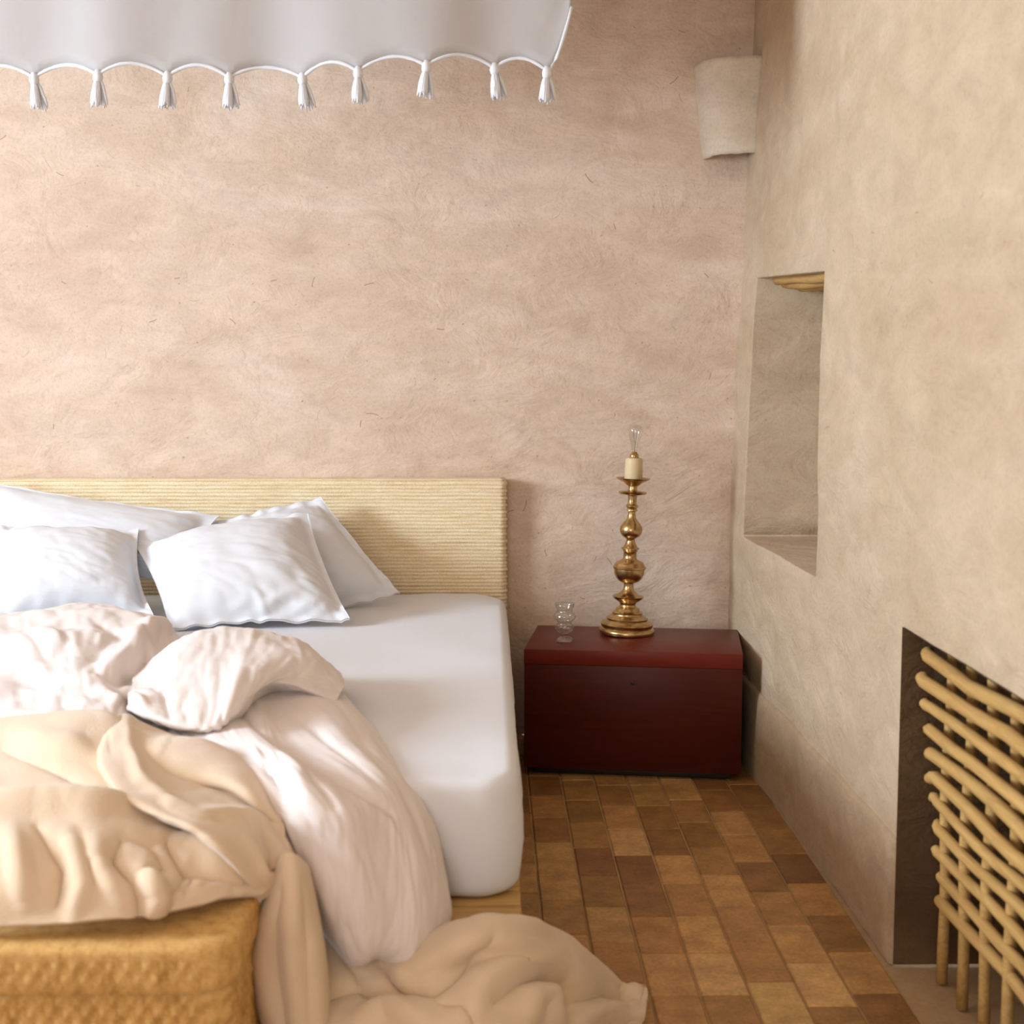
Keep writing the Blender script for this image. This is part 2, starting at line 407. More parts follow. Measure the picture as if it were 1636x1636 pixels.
# skirting
def skirting(y0, y1):
    yy = np.linspace(y0, y1, max(2, int((y1 - y0) / .05))); prof = [(-.013, 0), (-.014, .10), (-.012, .20), (-.011, .252), (-.006, .262), (.02, .264)]
    P = np.array([[(wall_right_x(y, min(z, .26)) + dx + .003 * fbm((1, y, z), 6, 2, 2.), y, z + (.004 * fbm((0, y, 0), 4, 2, 1.) if z > .2 else 0)) for dx, z in prof] for y in yy])
    if y0 > VY1: P = np.concatenate([P[:1] + np.array([[[.06, -.003, 0]]]), P], 0)
    return P
o = grids_obj('baseboard_right', [skirting(VY1 + .004, YB)], m_base); tag(o, 'brown-beige polished plaster skirting along the right wall', kind='structure')
o = grids_obj('baseboard_right', [skirting(YF, VY0 - .004)], m_base); tag(o, 'brown-beige polished plaster skirting beyond the lattice', kind='structure')
# left wall with window opening, rear wall with an opening added for the fill, ceiling
def holed_wall(name, horiz, const, a0, a1, z0, z1, hole, mat, label, thick):
    h0, h1, k0, k1 = hole; bm = bmesh.new()
    for (p0, p1, q0, q1) in ((a0, h0, z0, z1), (h1, a1, z0, z1), (h0, h1, z0, k0), (h0, h1, k1, z1)):
        if p1 - p0 < 1e-4 or q1 - q0 < 1e-4: continue
        b = box_bm(const, const + thick, p0, p1, q0, q1) if horiz == 'y' else box_bm(p0, p1, const, const + thick, q0, q1)
        me = bpy.data.meshes.new('t'); b.to_mesh(me); b.free(); bm.from_mesh(me); bpy.data.meshes.remove(me)
    return tag(bmobj(name, bm, mat, smooth=False), label, kind='structure')
holed_wall('wall_left', 'y', XL, YF, YB, 0, ZC, (1.1, 2.5, 1.2, 2.48), m_wall, 'plaster wall with the window on the left', -.25)
holed_wall('wall_rear', 'x', YF, XL, XR + .1, 0, ZC, (-1.25, .05, 0, 2.25), m_wall, 'plaster wall behind the camera with an added opening for fill light', -.2)
tag(bmobj('ceiling', box_bm(XL, XR + .4, YF, YB, ZC, ZC + .1), m_wall, smooth=False), 'plaster ceiling', kind='structure')
wf = bmobj('window_1', box_bm(XL - .2, XL - .15, 1.1, 1.16, 1.2, 2.48, .004), m_pine); tag(wf, 'wooden window in the left wall', kind='structure')
for (y0, y1, z0, z1) in ((2.44, 2.5, 1.2, 2.48), (1.16, 2.44, 1.2, 1.26), (1.16, 2.44, 2.42, 2.48)):
    bmobj('window_frame', box_bm(XL - .2, XL - .15, y0, y1, z0, z1, .004), m_pine, wf)

# ---------------------------------------------------------------- floor of brick tiles
fl = bmobj('floor', box_bm(XL, XR + .4, YF, YB + .02, -.06, -.005), m_grout, smooth=False)
tag(fl, 'brown terracotta brick-tile floor', kind='structure')
TW, TL, GAP = .0985, .197, .0045
def tile_mesh(l):
    bm = box_bm(-(TW - GAP) / 2, (TW - GAP) / 2, -(l - GAP) / 2, (l - GAP) / 2, -.014, 0)
    top = [e for e in bm.edges if all(abs(v.co.z) < 1e-6 for v in e.verts)]
    bmesh.ops.bevel(bm, geom=top, offset=.003, segments=1, affect='EDGES')
    me = bpy.data.meshes.new('tile'); bm.to_mesh(me); bm.free(); me.materials.append(m_tile); return me
tm = tile_mesh(TL)
PAL = dict(d=(.27, .13, .046), k=(.34, .175, .060), m=(.46, .25, .090), b=(.54, .31, .118), l=(.66, .42, .175))
# tones read down each column from the nightstand towards the camera
TONES = {0: 'dddkmbmkbm', 1: 'kdmkbbmbmk', 2: 'bmkmdkbmbl', 3: 'bmkbldkmbm', 4: 'mbbkkbmblm', 5: 'bbmkmbbmlk', 6: 'kdkbmkmblm', 7: 'kkdkkdmkbk', 8: 'kdkkmkkmbm'}
X0 = .116 - TW
rnd = random.Random(11)
rest = []
for ci in range(-39, 9):
    xc = X0 + (ci + .5) * TW
    offs = rnd.choice((0, .5, .27, .72)) * TL
    nr = int((YB - YF) / TL) + 1
    for ri in range(nr):
        yc = YB - offs - (ri - .5) * TL
        if yc - TL / 2 < YF or yc - TL / 2 > YB - .02: continue
        if xc > XR - .0: continue
        z = .0008 * rnd.uniform(-1, 1)
        if -2 <= ci and yc > 1.3:
            o = bpy.data.objects.new('tile', tm); C.objects.link(o); o.parent = fl; o.location = (xc, yc, z)
            o.rotation_euler = (rnd.uniform(-.003, .003), rnd.uniform(-.004, .004), rnd.uniform(-.006, .006))
            tn = TONES.get(ci, 'mkbmkdmbkm'); idx = ri - 2
            base = PAL[tn[idx % len(tn)]]; j = rnd.uniform(.88, 1.14)
            o.color = (base[0] * j, base[1] * j * rnd.uniform(.96, 1.05), base[2] * j, 1)
        else: rest.append((xc, yc, z))
V, Fc = [], []
for (x, y, z) in rest:
    k = len(V); V += [tuple(Vector((x, y, z)) + v.co) for v in tm.vertices]; Fc += [tuple(k + i for i in p_.vertices) for p_ in tm.polygons]
o = obj('tile_field', V, Fc, m_tile, fl, smooth=False); o['kind'] = 'stuff'; o.color = (.33, .18, .07, 1)

# ================================================================ BED
bed = empty('platform_bed', (-.78, 3.3, 0))
tag(bed, 'low honey-wood slatted platform bed with a woven straw headboard', 'bed')
def part(name, bm, mat, root, **k):
    o = bmobj(name, bm, mat, None, **k)
    o.parent = root; o.matrix_parent_inverse = root.matrix_basis.inverted() if False else Matrix.Translation(root.location).inverted() if root.rotation_euler.z == 0 else (Matrix.LocRotScale(root.location, root.rotation_euler, None)).inverted()
    return o
def adopt(o, root):
    o.parent = root; o.matrix_parent_inverse = Matrix.LocRotScale(root.location, root.rotation_euler, None).inverted(); return o
BX1, BX0, BY0, BY1, PZ = .056, -1.66, 2.17, 4.42, .28
part('side_rail', box_bm(BX1 - .03, BX1, BY0, BY1, .06, PZ - .022, .003), m_pine, bed)
part('side_rail', box_bm(BX0, BX0 + .03, BY0, BY1, .06, PZ - .022, .003), m_pine, bed)
part('foot_rail', box_bm(BX0 + .03, BX1 - .03, BY0, BY0 + .03, .06, PZ - .022, .003), m_pine, bed)
for x in (BX0 + .05, BX1 - .11):
    for y in (BY0 + .04, BY1 - .1): part('leg', box_bm(x, x + .06, y, y + .06, 0, .06 + .1, .003), m_pine, bed)
y = BY0; k = 0
while y < BY1 - .05:
    w = .155 if k == 0 else .072
    part('slat', box_bm(BX0, BX1, y + .004, y + w - .004, PZ - .022, PZ, .003), m_pine, bed); y += w; k += 1
# headboard: rows of woven straw cord round a board
HBZ0, HBZ1, HBY0, HBY1, ROWH = .10, .862, 4.462, 4.524, .0118
nrow = int((HBZ1 - HBZ0) / ROWH); V, Fc = [], []
loop = []
for x in np.linspace(BX1 - .012, BX0 + .012, 230): loop.append((x, HBY0, 0, -1))
for t in np.linspace(0, 1, 5): loop.append((BX0, HBY0 + .01 + t * (HBY1 - HBY0 - .02), -1, 0))
for x in np.linspace(BX0 + .012, BX1 - .012, 30): loop.append((x, HBY1, 0, 1))
for t in np.linspace(0, 1, 5): loop.append((BX1, HBY1 - .01 - t * (HBY1 - HBY0 - .02), 1, 0))
nl = len(loop); prof = []
for r_i in range(nrow):
    for q in range(4): prof.append((HBZ0 + (r_i + q / 4) * ROWH, math.sin(math.pi * q / 4) * .0042, r_i))
prof.append((HBZ1, 0, nrow))
rj = [rnd.uniform(-.0012, .0012) for _ in range(nrow + 2)]
for z, d, r_i in prof:
    for i, (x, y_, nx, ny) in enumerate(loop):
        dd = d + rj[r_i] + .0014 * math.sin(x * 420 + r_i * math.pi) * (d > 0) + .0012 * mnoise.noise(Vector((x * 60, r_i * 3.3, 0)))
        V.append((x + nx * dd, y_ + ny * dd, z + .0012 * mnoise.noise(Vector((x * 8, z * 20, 2)))))
Fc = grid_faces(len(prof), nl, 0, True)
Fc.append(tuple((len(prof) - 1) * nl + k for k in range(nl)))
adopt(obj('headboard', V, Fc, m_straw), bed)
V, Fc = tube_geo([(x, (HBY0 + HBY1) / 2, HBZ1 + .001 * math.sin(x * 60)) for x in np.linspace(BX0 + .01, BX1 - .005, 120)], .036, 12)
V = [(v[0], v[1], HBZ1 + (v[2] - HBZ1) * .18) for v in V]
adopt(obj('headboard_cap', V, Fc, m_straw), bed)

# mattress in a fitted sheet
def rounded_mattress():
    x0, x1, y0, y1, z0, z1 = BX0 + .005, .052, 2.345, 4.425, PZ, .50
    bm = bmesh.new(); bmesh.ops.create_cube(bm, size=1)
    for v in bm.verts: v.co = Vector(((x0 + x1) / 2 + v.co.x * (x1 - x0), (y0 + y1) / 2 + v.co.y * (y1 - y0), (z0 + z1) / 2 + v.co.z * (z1 - z0)))
    vert = [e for e in bm.edges if abs(e.verts[0].co.z - e.verts[1].co.z) > .1]
    bmesh.ops.bevel(bm, geom=vert, offset=.075, segments=8, affect='EDGES', profile=.5)
    hor = [e for e in bm.edges if e.is_boundary is False and abs(e.verts[0].co.z - e.verts[1].co.z) < 1e-5 and len(e.link_faces) == 2 and any(abs(f.normal.z) > .9 for f in e.link_faces) and any(abs(f.normal.z) < .1 for f in e.link_faces)]
    bmesh.ops.bevel(bm, geom=hor, offset=.024, segments=5, affect='EDGES', profile=.5)
    bm.faces.ensure_lookup_table()
    big = [f for f in bm.faces if len(f.verts) > 8]
    bmesh.ops.delete(bm, geom=big, context='FACES_ONLY')
    be = [e for e in bm.edges if e.is_boundary]
    bmesh.ops.holes_fill(bm, edges=be)
    for d, n in ((0, 34), (1, 40), (2, 5)):
        lo, hi = ((x0, x1), (y0, y1), (z0, z1))[d]
        for k in range(1, n):
            co = [0, 0, 0]; co[d] = lo + (hi - lo) * k / n; no = [0, 0, 0]; no[d] = 1
            bmesh.ops.bisect_plane(bm, geom=bm.verts[:] + bm.edges[:] + bm.faces[:], plane_co=co, plane_no=no)
    bm.normal_update()
    for v in bm.verts:
        p_ = v.co.copy(); sag = 0
        if p_.z > .46: sag = -.010 * sst((3.1 - p_.y) / .8) * 0 - .006 * abs(fbm(p_, 2.4, 3, 4.))
        v.co += v.normal * (.003 * fbm(p_, 7, 3, 2.)) + Vector((0, 0, sag))
        if p_.y < 2.45 or p_.x > -.05: v.co += v.normal * .010 * math.sin(math.pi * min(1, max(0, (p_.z - z0) / (z1 - z0))))
        if p_.x > -.05 and p_.y > 4.2: v.co.z -= .012 * sst((p_.x + .05) / .1)
    return bm
mt = bmobj('mattress', rounded_mattress(), m_sheet, sharp=0)
tag(mt, 'thick mattress in a smooth white fitted sheet on the wooden platform', 'mattress')

# ---------------------------------------------------------------- pillows
def pillow(name, cs, T, seed, label, flange=.10, back=.35, strokes=(), pinch=.10):
    tl, tr, br, bl = [at(*c[:2], Y=c[2]) for c in cs]; n = 56
    nrm = (tr - tl).cross(bl - tl).normalized()
    if nrm.y > 0: nrm = -nrm
    grids = []
    A = np.zeros((n + 1, n + 1, 3)); Bk = np.zeros_like(A)
    for i in range(n + 1):
        for j in range(n + 1):
            u, v = 2 * j / n - 1, 2 * i / n - 1
            # sides pull in between the corners
            uu = u * (1 - pinch * (1 - v * v) * abs(u) ** 3); vv = v * (1 - pinch * (1 - u * u) * abs(v) ** 3)
            s, t = (uu + 1) / 2, (vv + 1) / 2
            p_ = tl * (1 - s) * (1 - t) + tr * s * (1 - t) + br * s * t + bl * (1 - s) * t
            k = 1 - flange
            a = min(1, abs(u) / k); b = min(1, abs(v) / k)
            h = ((1 - a ** 2.6) ** .62 if a < 1 else 0) * ((1 - b ** 2.6) ** .62 if b < 1 else 0)
            edge = max(abs(u), abs(v))
            w = .009 * (1 - .4 * h) * fbm((u * 1.1, v * 1.1, 0), 1.6, 3, seed) + .0035 * fbm((u, v, 1), 5, 3, seed + 3) * (.2 + edge)
            wn = mnoise.noise(Vector((u * 2.2 + v * 1.5 + seed, (v - u * .4) * 7, seed)))
            w += .006 * (min(1, 2.6 * abs(wn)) - .6) * (.25 + .75 * sst((v + .3) / .9)) * (.4 + .6 * sst((u + .6) / 1.0))
            rip = .004 * math.sin((u + v * .35) * 19 + seed + 3 * fbm((u, v, 0), 1.4, 2, seed)) * sst((edge - .55) / .45)
            pf = p_ + nrm * (T * h + w + rip + .004); A[i, j] = pf
            Bk[i, j] = p_ - nrm * (T * back * h - w - rip + .002)
    if strokes:
        N = normals(A); N *= np.sign(np.sum(N * np.array(nrm)))
        q = proj(A); D = np.zeros(A.shape[:2])
        for pl, w, a in strokes: D += stroke(q, pl, w, a)
        A += N * D[..., None]
    V = [tuple(x) for x in A.reshape(-1, 3)] + [tuple(x) for x in Bk.reshape(-1, 3)]
    m_ = n + 1; Fc = grid_faces(m_, m_) + [f[::-1] for f in grid_faces(m_, m_, m_ * m_)]
    rim = [(0, j) for j in range(n)] + [(i, n) for i in range(n)] + [(n, j) for j in range(n, 0, -1)] + [(i, 0) for i in range(n, 0, -1)]
    for (a, b), (c, d) in zip(rim, rim[1:] + rim[:1]):
        Fc.append((a * m_ + b, c * m_ + d, m_ * m_ + c * m_ + d, m_ * m_ + a * m_ + b))
    o = obj(name, V, Fc, m_pillow)
    o.modifiers.new('sub', 'SUBSURF').levels = 1; o.modifiers['sub'].render_levels = 1
    return tag(o, label, 'pillow', 'pillows against the headboard')
pillow('pillow', ((318, 838, 4.30), (512, 794, 4.36), (640, 950, 4.16), (430, 1000, 4.04)), .085, 2.3, 'white flanged pillow leaning on the headboard at its right, half hidden behind another', .12, pinch=.03)
pillow('pillow', ((-60, 760, 4.30), (352, 824, 4.30), (330, 930, 4.12), (-60, 930, 4.12)), .085, 5.1, 'white pillow with a frilled corner propped highest against the headboard at far left', .10)
pillow('pillow', ((-10, 838, 4.12), (222, 846, 4.14), (246, 985, 3.90), (-30, 1000, 3.84)), .10, 7.7, 'white pillow in front at far left beside the duvet', .09)
pillow('pillow', ((216, 872, 4.12), (492, 820, 4.14), (560, 992, 3.80), (270, 1004, 3.74)), .105, 9.4, 'plump crumpled white pillow in the foreground in the middle of the bed', .09, pinch=.05,
       strokes=(([(405, 985), (440, 955), (475, 940)], 7, .009), ([(425, 985), (415, 955), (405, 940)], 5, .007), ([(455, 985), (490, 965), (515, 955)], 7, .009), ([(365, 975), (395, 960)], 6, .006), ([(440, 975), (470, 965)], 5, -.007), ([(500, 985), (520, 970), (530, 955)], 6, .007)))

# ---------------------------------------------------------------- duvet
d_left = cloth([
    [(-120, 985, 3.75), (0, 975, 3.74), (90, 970, 3.70), (160, 966, 3.66), (230, 980, 3.62), (275, 998, 3.60)],
    [(-120, 1000, 3.50), (0, 985, 3.50), (90, 975, 3.46), (165, 972, 3.42), (235, 985, 3.42), (282, 1012, 3.42)],
    [(-120, 1030, 3.15), (0, 1020, 3.15), (90, 1010, 3.12), (170, 1005, 3.10), (235, 1020, 3.10), (290, 1040, 3.10)],
    [(-120, 1070, 2.85), (0, 1060, 2.84), (90, 1052, 2.80), (165, 1060, 2.78), (230, 1075, 2.78), (290, 1090, 2.80)],
    [(-120, 1120, 2.62), (0, 1112, 2.62), (90, 1105, 2.60), (165, 1110, 2.58), (225, 1130, 2.58), (280, 1150, 2.60)],
    [(-120, 1190, 2.42), (0, 1180, 2.42), (90, 1170, 2.42), (165, 1170, 2.44), (225, 1180, 2.46), (280, 1190, 2.50)]],
    18, (([(160, 1080), (200, 1050), (230, 1005), (270, 990)], 16, .022), ([(150, 990), (180, 1000), (200, 1030)], 10, -.016),
         ([(150, 1075), (190, 1085), (240, 1060)], 10, -.018), ([(170, 1110), (195, 1125)], 8, .012), ([(0, 1040), (70, 1020), (130, 1030)], 16, .02), ([(20, 1090), (110, 1080)], 12, -.016)),
    .009, 6, .002, 2.0, wr=((.007, 6, 7, 7.), (.0022, 14, 18, 8.)))
d_lobe = cloth([
    [(205, 1100, 2.98), (290, 1060, 3.04), (360, 1050, 3.08), (430, 1055, 3.10), (490, 1075, 3.10), (540, 1100, 3.06)],
    [(222, 1070, 2.90), (296, 1016, 2.94), (358, 1001, 2.98), (432, 1009, 3.00), (492, 1032, 3.00), (546, 1074, 2.96)],
    [(212, 1088, 2.72), (285, 1052, 2.74), (352, 1040, 2.76), (430, 1040, 2.78), (498, 1058, 2.80), (551, 1088, 2.82)],
    [(206, 1112, 2.58), (275, 1105, 2.56), (345, 1098, 2.55), (415, 1078, 2.60), (478, 1080, 2.70), (545, 1104, 2.76)],
    [(205, 1128, 2.52), (272, 1154, 2.46), (338, 1163, 2.44), (385, 1134, 2.50), (436, 1092, 2.64), (536, 1122, 2.72)],
    [(210, 1132, 2.56), (276, 1166, 2.52), (338, 1172, 2.52), (388, 1146, 2.60), (440, 1104, 2.72), (532, 1128, 2.80)],
    [(220, 1128, 2.66), (280, 1160, 2.66), (338, 1165, 2.66), (390, 1140, 2.74), (440, 1104, 2.84), (530, 1126, 2.88)]],
    18, (([(258, 1085), (262, 1115), (272, 1150)], 7, -.010), ([(400, 1030), (385, 1080), (352, 1155)], 16, .010),
         ([(215, 1095), (240, 1085), (250, 1100)], 7, -.010), ([(430, 1045), (480, 1050), (525, 1080)], 18, .008), ([(205, 1110), (235, 1130)], 7, .010), ([(290, 1120), (300, 1155)], 6, -.005)),
    .005, 7, .002, 3.0, wr=((.004, 5, 9, 1.), (.0016, 9, 24, 2.)))
d_body = cloth([
    [(530, 1120, 2.95), (520, 1085, 2.86), (470, 1078, 2.82), (415, 1092, 2.74), (385, 1128, 2.62), (330, 1145, 2.56), (275, 1150, 2.58), (230, 1160, 2.62)],
    [(605, 1180, 2.72), (592, 1160, 2.66), (525, 1145, 2.58), (455, 1172, 2.48), (428, 1186, 2.36), (370, 1192, 2.36), (308, 1180, 2.44), (260, 1190, 2.52)],
    [(650, 1240, 2.50), (642, 1228, 2.43), (580, 1206, 2.38), (532, 1228, 2.29), (488, 1228, 2.17), (425, 1240, 2.18), (362, 1228, 2.28), (310, 1225, 2.38)],
    [(692, 1315, 2.36), (684, 1305, 2.29), (640, 1276, 2.24), (596, 1278, 2.18), (550, 1286, 2.10), (485, 1300, 2.09), (420, 1290, 2.16), (370, 1280, 2.28)],
    [(714, 1390, 2.32), (706, 1385, 2.24), (668, 1368, 2.16), (622, 1362, 2.13), (570, 1368, 2.07), (512, 1368, 2.07), (455, 1340, 2.13), (420, 1330, 2.24)],
    [(720, 1455, 2.30), (714, 1455, 2.21), (676, 1450, 2.12), (630, 1450, 2.09), (580, 1452, 2.05), (530, 1442, 2.06), (488, 1420, 2.12), (460, 1410, 2.22)],
    [(706, 1518, 2.28), (701, 1515, 2.19), (665, 1518, 2.10), (620, 1516, 2.08), (580, 1518, 2.05), (542, 1505, 2.07), (508, 1478, 2.12), (490, 1470, 2.20)],
    [(678, 1545, 2.26), (674, 1543, 2.18), (645, 1550, 2.11), (606, 1540, 2.11), (580, 1546, 2.08), (556, 1547, 2.10), (528, 1518, 2.14), (515, 1505, 2.20)],
    [(672, 1535, 2.28), (668, 1537, 2.23), (640, 1542, 2.18), (604, 1534, 2.17), (580, 1538, 2.15), (558, 1538, 2.17), (532, 1512, 2.19), (520, 1500, 2.22)]],
    18, (([(378, 1138), (440, 1180), (489, 1206), (560, 1250), (625, 1298)], 6, -.020), ([(420, 1215), (432, 1240), (445, 1272)], 5, -.014), ([(270, 1165), (330, 1182), (390, 1200)], 5, -.018),
        ([(400, 1175), (440, 1200), (475, 1235), (495, 1290)], 14, .008), ([(490, 1225), (520, 1262), (535, 1290)], 5, -.008), ([(620, 1300), (655, 1360), (668, 1440)], 9, -.005),
        ([(470, 1330), (505, 1400), (540, 1490)], 18, .006), ([(500, 1165), (560, 1215), (600, 1245)], 5, -.006), ([(460, 1140), (520, 1178)], 5, -.005), ([(440, 1205), (470, 1245)], 4, -.006), ([(405, 1195), (425, 1225)], 5, .005),
        ([(560, 1260), (620, 1310), (645, 1350)], 9, .005), ([(640, 1260), (668, 1310), (685, 1370)], 5, -.005), ([(550, 1310), (585, 1380), (600, 1440)], 6, -.003), ([(480, 1290), (500, 1330), (530, 1360)], 6, -.004), ([(602, 1552), (603, 1530)], 9, -.004)),
    .006, 5, 0, 4.0, wr=((.003, 4, 8, 3.), (.0018, 7, 22, 4.), (.0009, 14, 40, 6.)), fade=.35)
dv = grids_obj('duvet', [d_left, d_lobe, d_body], m_duvet)
tag(dv, 'rumpled blush-white duvet thrown back and spilling over the foot of the bed', 'duvet')

# ---------------------------------------------------------------- sand-coloured blanket
b_top = cloth([
    [(-120, 1180, 2.60), (0, 1165, 2.60), (100, 1150, 2.58), (170, 1150, 2.58), (240, 1170, 2.58), (330, 1190, 2.56), (400, 1225, 2.52), (440, 1260, 2.48)],
    [(-120, 1170, 2.46), (0, 1155, 2.46), (100, 1143, 2.44), (172, 1141, 2.42), (245, 1168, 2.36), (330, 1188, 2.32), (400, 1222, 2.28), (446, 1270, 2.26)],
    [(-120, 1220, 2.30), (0, 1210, 2.30), (90, 1195, 2.28), (165, 1200, 2.26), (240, 1205, 2.20), (330, 1225, 2.17), (400, 1255, 2.13), (452, 1300, 2.14)],
    [(-120, 1265, 2.16), (0, 1262, 2.16), (90, 1262, 2.16), (170, 1262, 2.15), (245, 1265, 2.14), (330, 1282, 2.13), (405, 1298, 2.11), (460, 1330, 2.11)],
    [(-120, 1290, 2.00), (0, 1290, 2.00), (90, 1290, 2.00), (160, 1292, 2.00), (240, 1305, 2.03), (320, 1315, 2.06), (400, 1335, 2.06), (470, 1368, 2.07)],
    [(-120, 1345, 1.90), (0, 1350, 1.90), (90, 1350, 1.90), (165, 1352, 1.90), (240, 1355, 1.92), (315, 1362, 1.97), (390, 1380, 2.00), (468, 1395, 2.05)],
    [(-120, 1420, 1.83), (0, 1415, 1.83), (90, 1415, 1.83), (170, 1415, 1.83), (240, 1412, 1.84), (310, 1408, 1.88), (375, 1408, 1.93), (440, 1420, 2.00)],
    [(-120, 1490, 1.80), (0, 1482, 1.80), (90, 1478, 1.80), (170, 1470, 1.80), (235, 1464, 1.82), (300, 1452, 1.85), (360, 1436, 1.89), (415, 1430, 1.95)]],
    18, (([(200, 1170), (230, 1220), (300, 1260), (380, 1300), (430, 1340)], 42, -.055),
        ([(-60, 1290), (60, 1287), (145, 1288), (215, 1292), (260, 1300)], 13, .024), ([(192, 1345), (178, 1378), (212, 1412), (226, 1458)], 8, -.030), ([(205, 1340), (245, 1350), (262, 1385), (225, 1395)], 9, -.016),
        ([(232, 1395), (250, 1435), (238, 1465)], 13, .024), ([(268, 1345), (292, 1385), (335, 1400), (385, 1414)], 7, -.030), ([(300, 1390), (285, 1420), (272, 1432)], 6, -.024), ([(310, 1405), (295, 1435)], 5, -.012),
        ([(300, 1345), (345, 1380), (380, 1400)], 13, .016), ([(150, 1350), (165, 1400), (205, 1450)], 14, .012), ([(60, 1330), (100, 1390), (90, 1450)], 10, -.026), ([(20, 1340), (45, 1440)], 16, .018), ([(110, 1340), (135, 1420), (120, 1465)], 12, .012), ([(255, 1330), (300, 1342), (350, 1375)], 8, .008),
        ([(215, 1445), (222, 1475)], 5, -.010), ([(0, 1200), (70, 1225), (140, 1262)], 10, -.016), ([(30, 1180), (110, 1190), (150, 1200)], 16, .012)),
    .005, 6, 0, 6.0, wr=((.002, 9, 8, 9.),))
b_up = cloth([
    [(222, 1150, 2.56), (212, 1145, 2.50), (200, 1141, 2.46), (186, 1143, 2.43), (176, 1148, 2.44), (182, 1156, 2.52)],
    [(270, 1168, 2.48), (245, 1167, 2.42), (215, 1166, 2.36), (182, 1168, 2.32), (161, 1182, 2.32), (170, 1194, 2.42)],
    [(340, 1190, 2.42), (300, 1195, 2.34), (250, 1202, 2.26), (195, 1208, 2.21), (157, 1214, 2.20), (168, 1226, 2.32)],
    [(400, 1222, 2.36), (350, 1232, 2.25), (290, 1245, 2.16), (230, 1255, 2.08), (184, 1264, 2.05), (196, 1278, 2.20)],
    [(440, 1258, 2.30), (395, 1268, 2.18), (340, 1280, 2.09), (285, 1290, 2.01), (240, 1300, 1.98), (252, 1314, 2.12)],
    [(458, 1292, 2.24), (425, 1302, 2.13), (385, 1310, 2.05), (340, 1318, 1.97), (305, 1326, 1.94), (316, 1338, 2.08)],
    [(470, 1322, 2.20), (448, 1334, 2.10), (420, 1345, 2.02), (385, 1356, 1.95), (354, 1364, 1.92), (362, 1376, 2.06)],
    [(482, 1356, 2.16), (468, 1368, 2.07), (448, 1382, 2.00), (420, 1398, 1.96), (396, 1412, 1.94), (402, 1424, 2.04)],
    [(488, 1380, 2.14), (476, 1392, 2.06), (456, 1412, 2.01), (430, 1432, 1.98), (412, 1446, 1.98), (414, 1452, 2.06)]],
    16, (([(205, 1150), (205, 1190), (225, 1245), (275, 1282), (335, 1305)], 11, .010), ([(330, 1296), (390, 1300), (425, 1305)], 9, .010), ([(420, 1320), (440, 1350), (450, 1385)], 8, -.020), ([(240, 1190), (300, 1225), (370, 1255)], 22, -.008), ([(260, 1180), (330, 1210), (400, 1250)], 8, .004),
         ([(430, 1370), (448, 1388), (462, 1384)], 9, -.024), ([(395, 1340), (420, 1375), (430, 1405)], 9, .008)),
    .004, 6, 0, 16.0, wr=((.002, 8, 6, 19.),))
b_fall = cloth([
    [(446, 1372, 2.06), (458, 1366, 2.02), (470, 1370, 2.02), (484, 1380, 2.05), (494, 1392, 2.12)],
    [(432, 1412, 2.04), (447, 1404, 1.99), (470, 1408, 1.975), (488, 1418, 2.00), (500, 1425, 2.08)],
    [(412, 1465, 2.04), (424, 1458, 1.98), (458, 1462, 1.955), (494, 1470, 1.98), (508, 1472, 2.07)],
    [(400, 1520, 2.04), (414, 1516, 1.98), (456, 1520, 1.955), (502, 1522, 1.97), (516, 1525, 2.07)],
    [(410, 1590, 2.04), (424, 1588, 1.98), (464, 1590, 1.955), (508, 1590, 1.97), (520, 1590, 2.07)],
    [(428, 1660, 2.04), (440, 1660, 1.98), (476, 1660, 1.955), (510, 1660, 1.97), (520, 1660, 2.07)],
    [(432, 1790, 2.04), (444, 1790, 1.98), (480, 1790, 1.955), (512, 1790, 1.97), (522, 1790, 2.07)]],
    15, (([(452, 1420), (440, 1480), (444, 1560), (462, 1660)], 8, -.016), ([(478, 1410), (488, 1500), (492, 1660)], 7, -.012), ([(425, 1470), (420, 1530), (440, 1640)], 9, .008), ([(468, 1420), (466, 1520), (476, 1640)], 10, .010)), .004, 6, 0, 7.0)
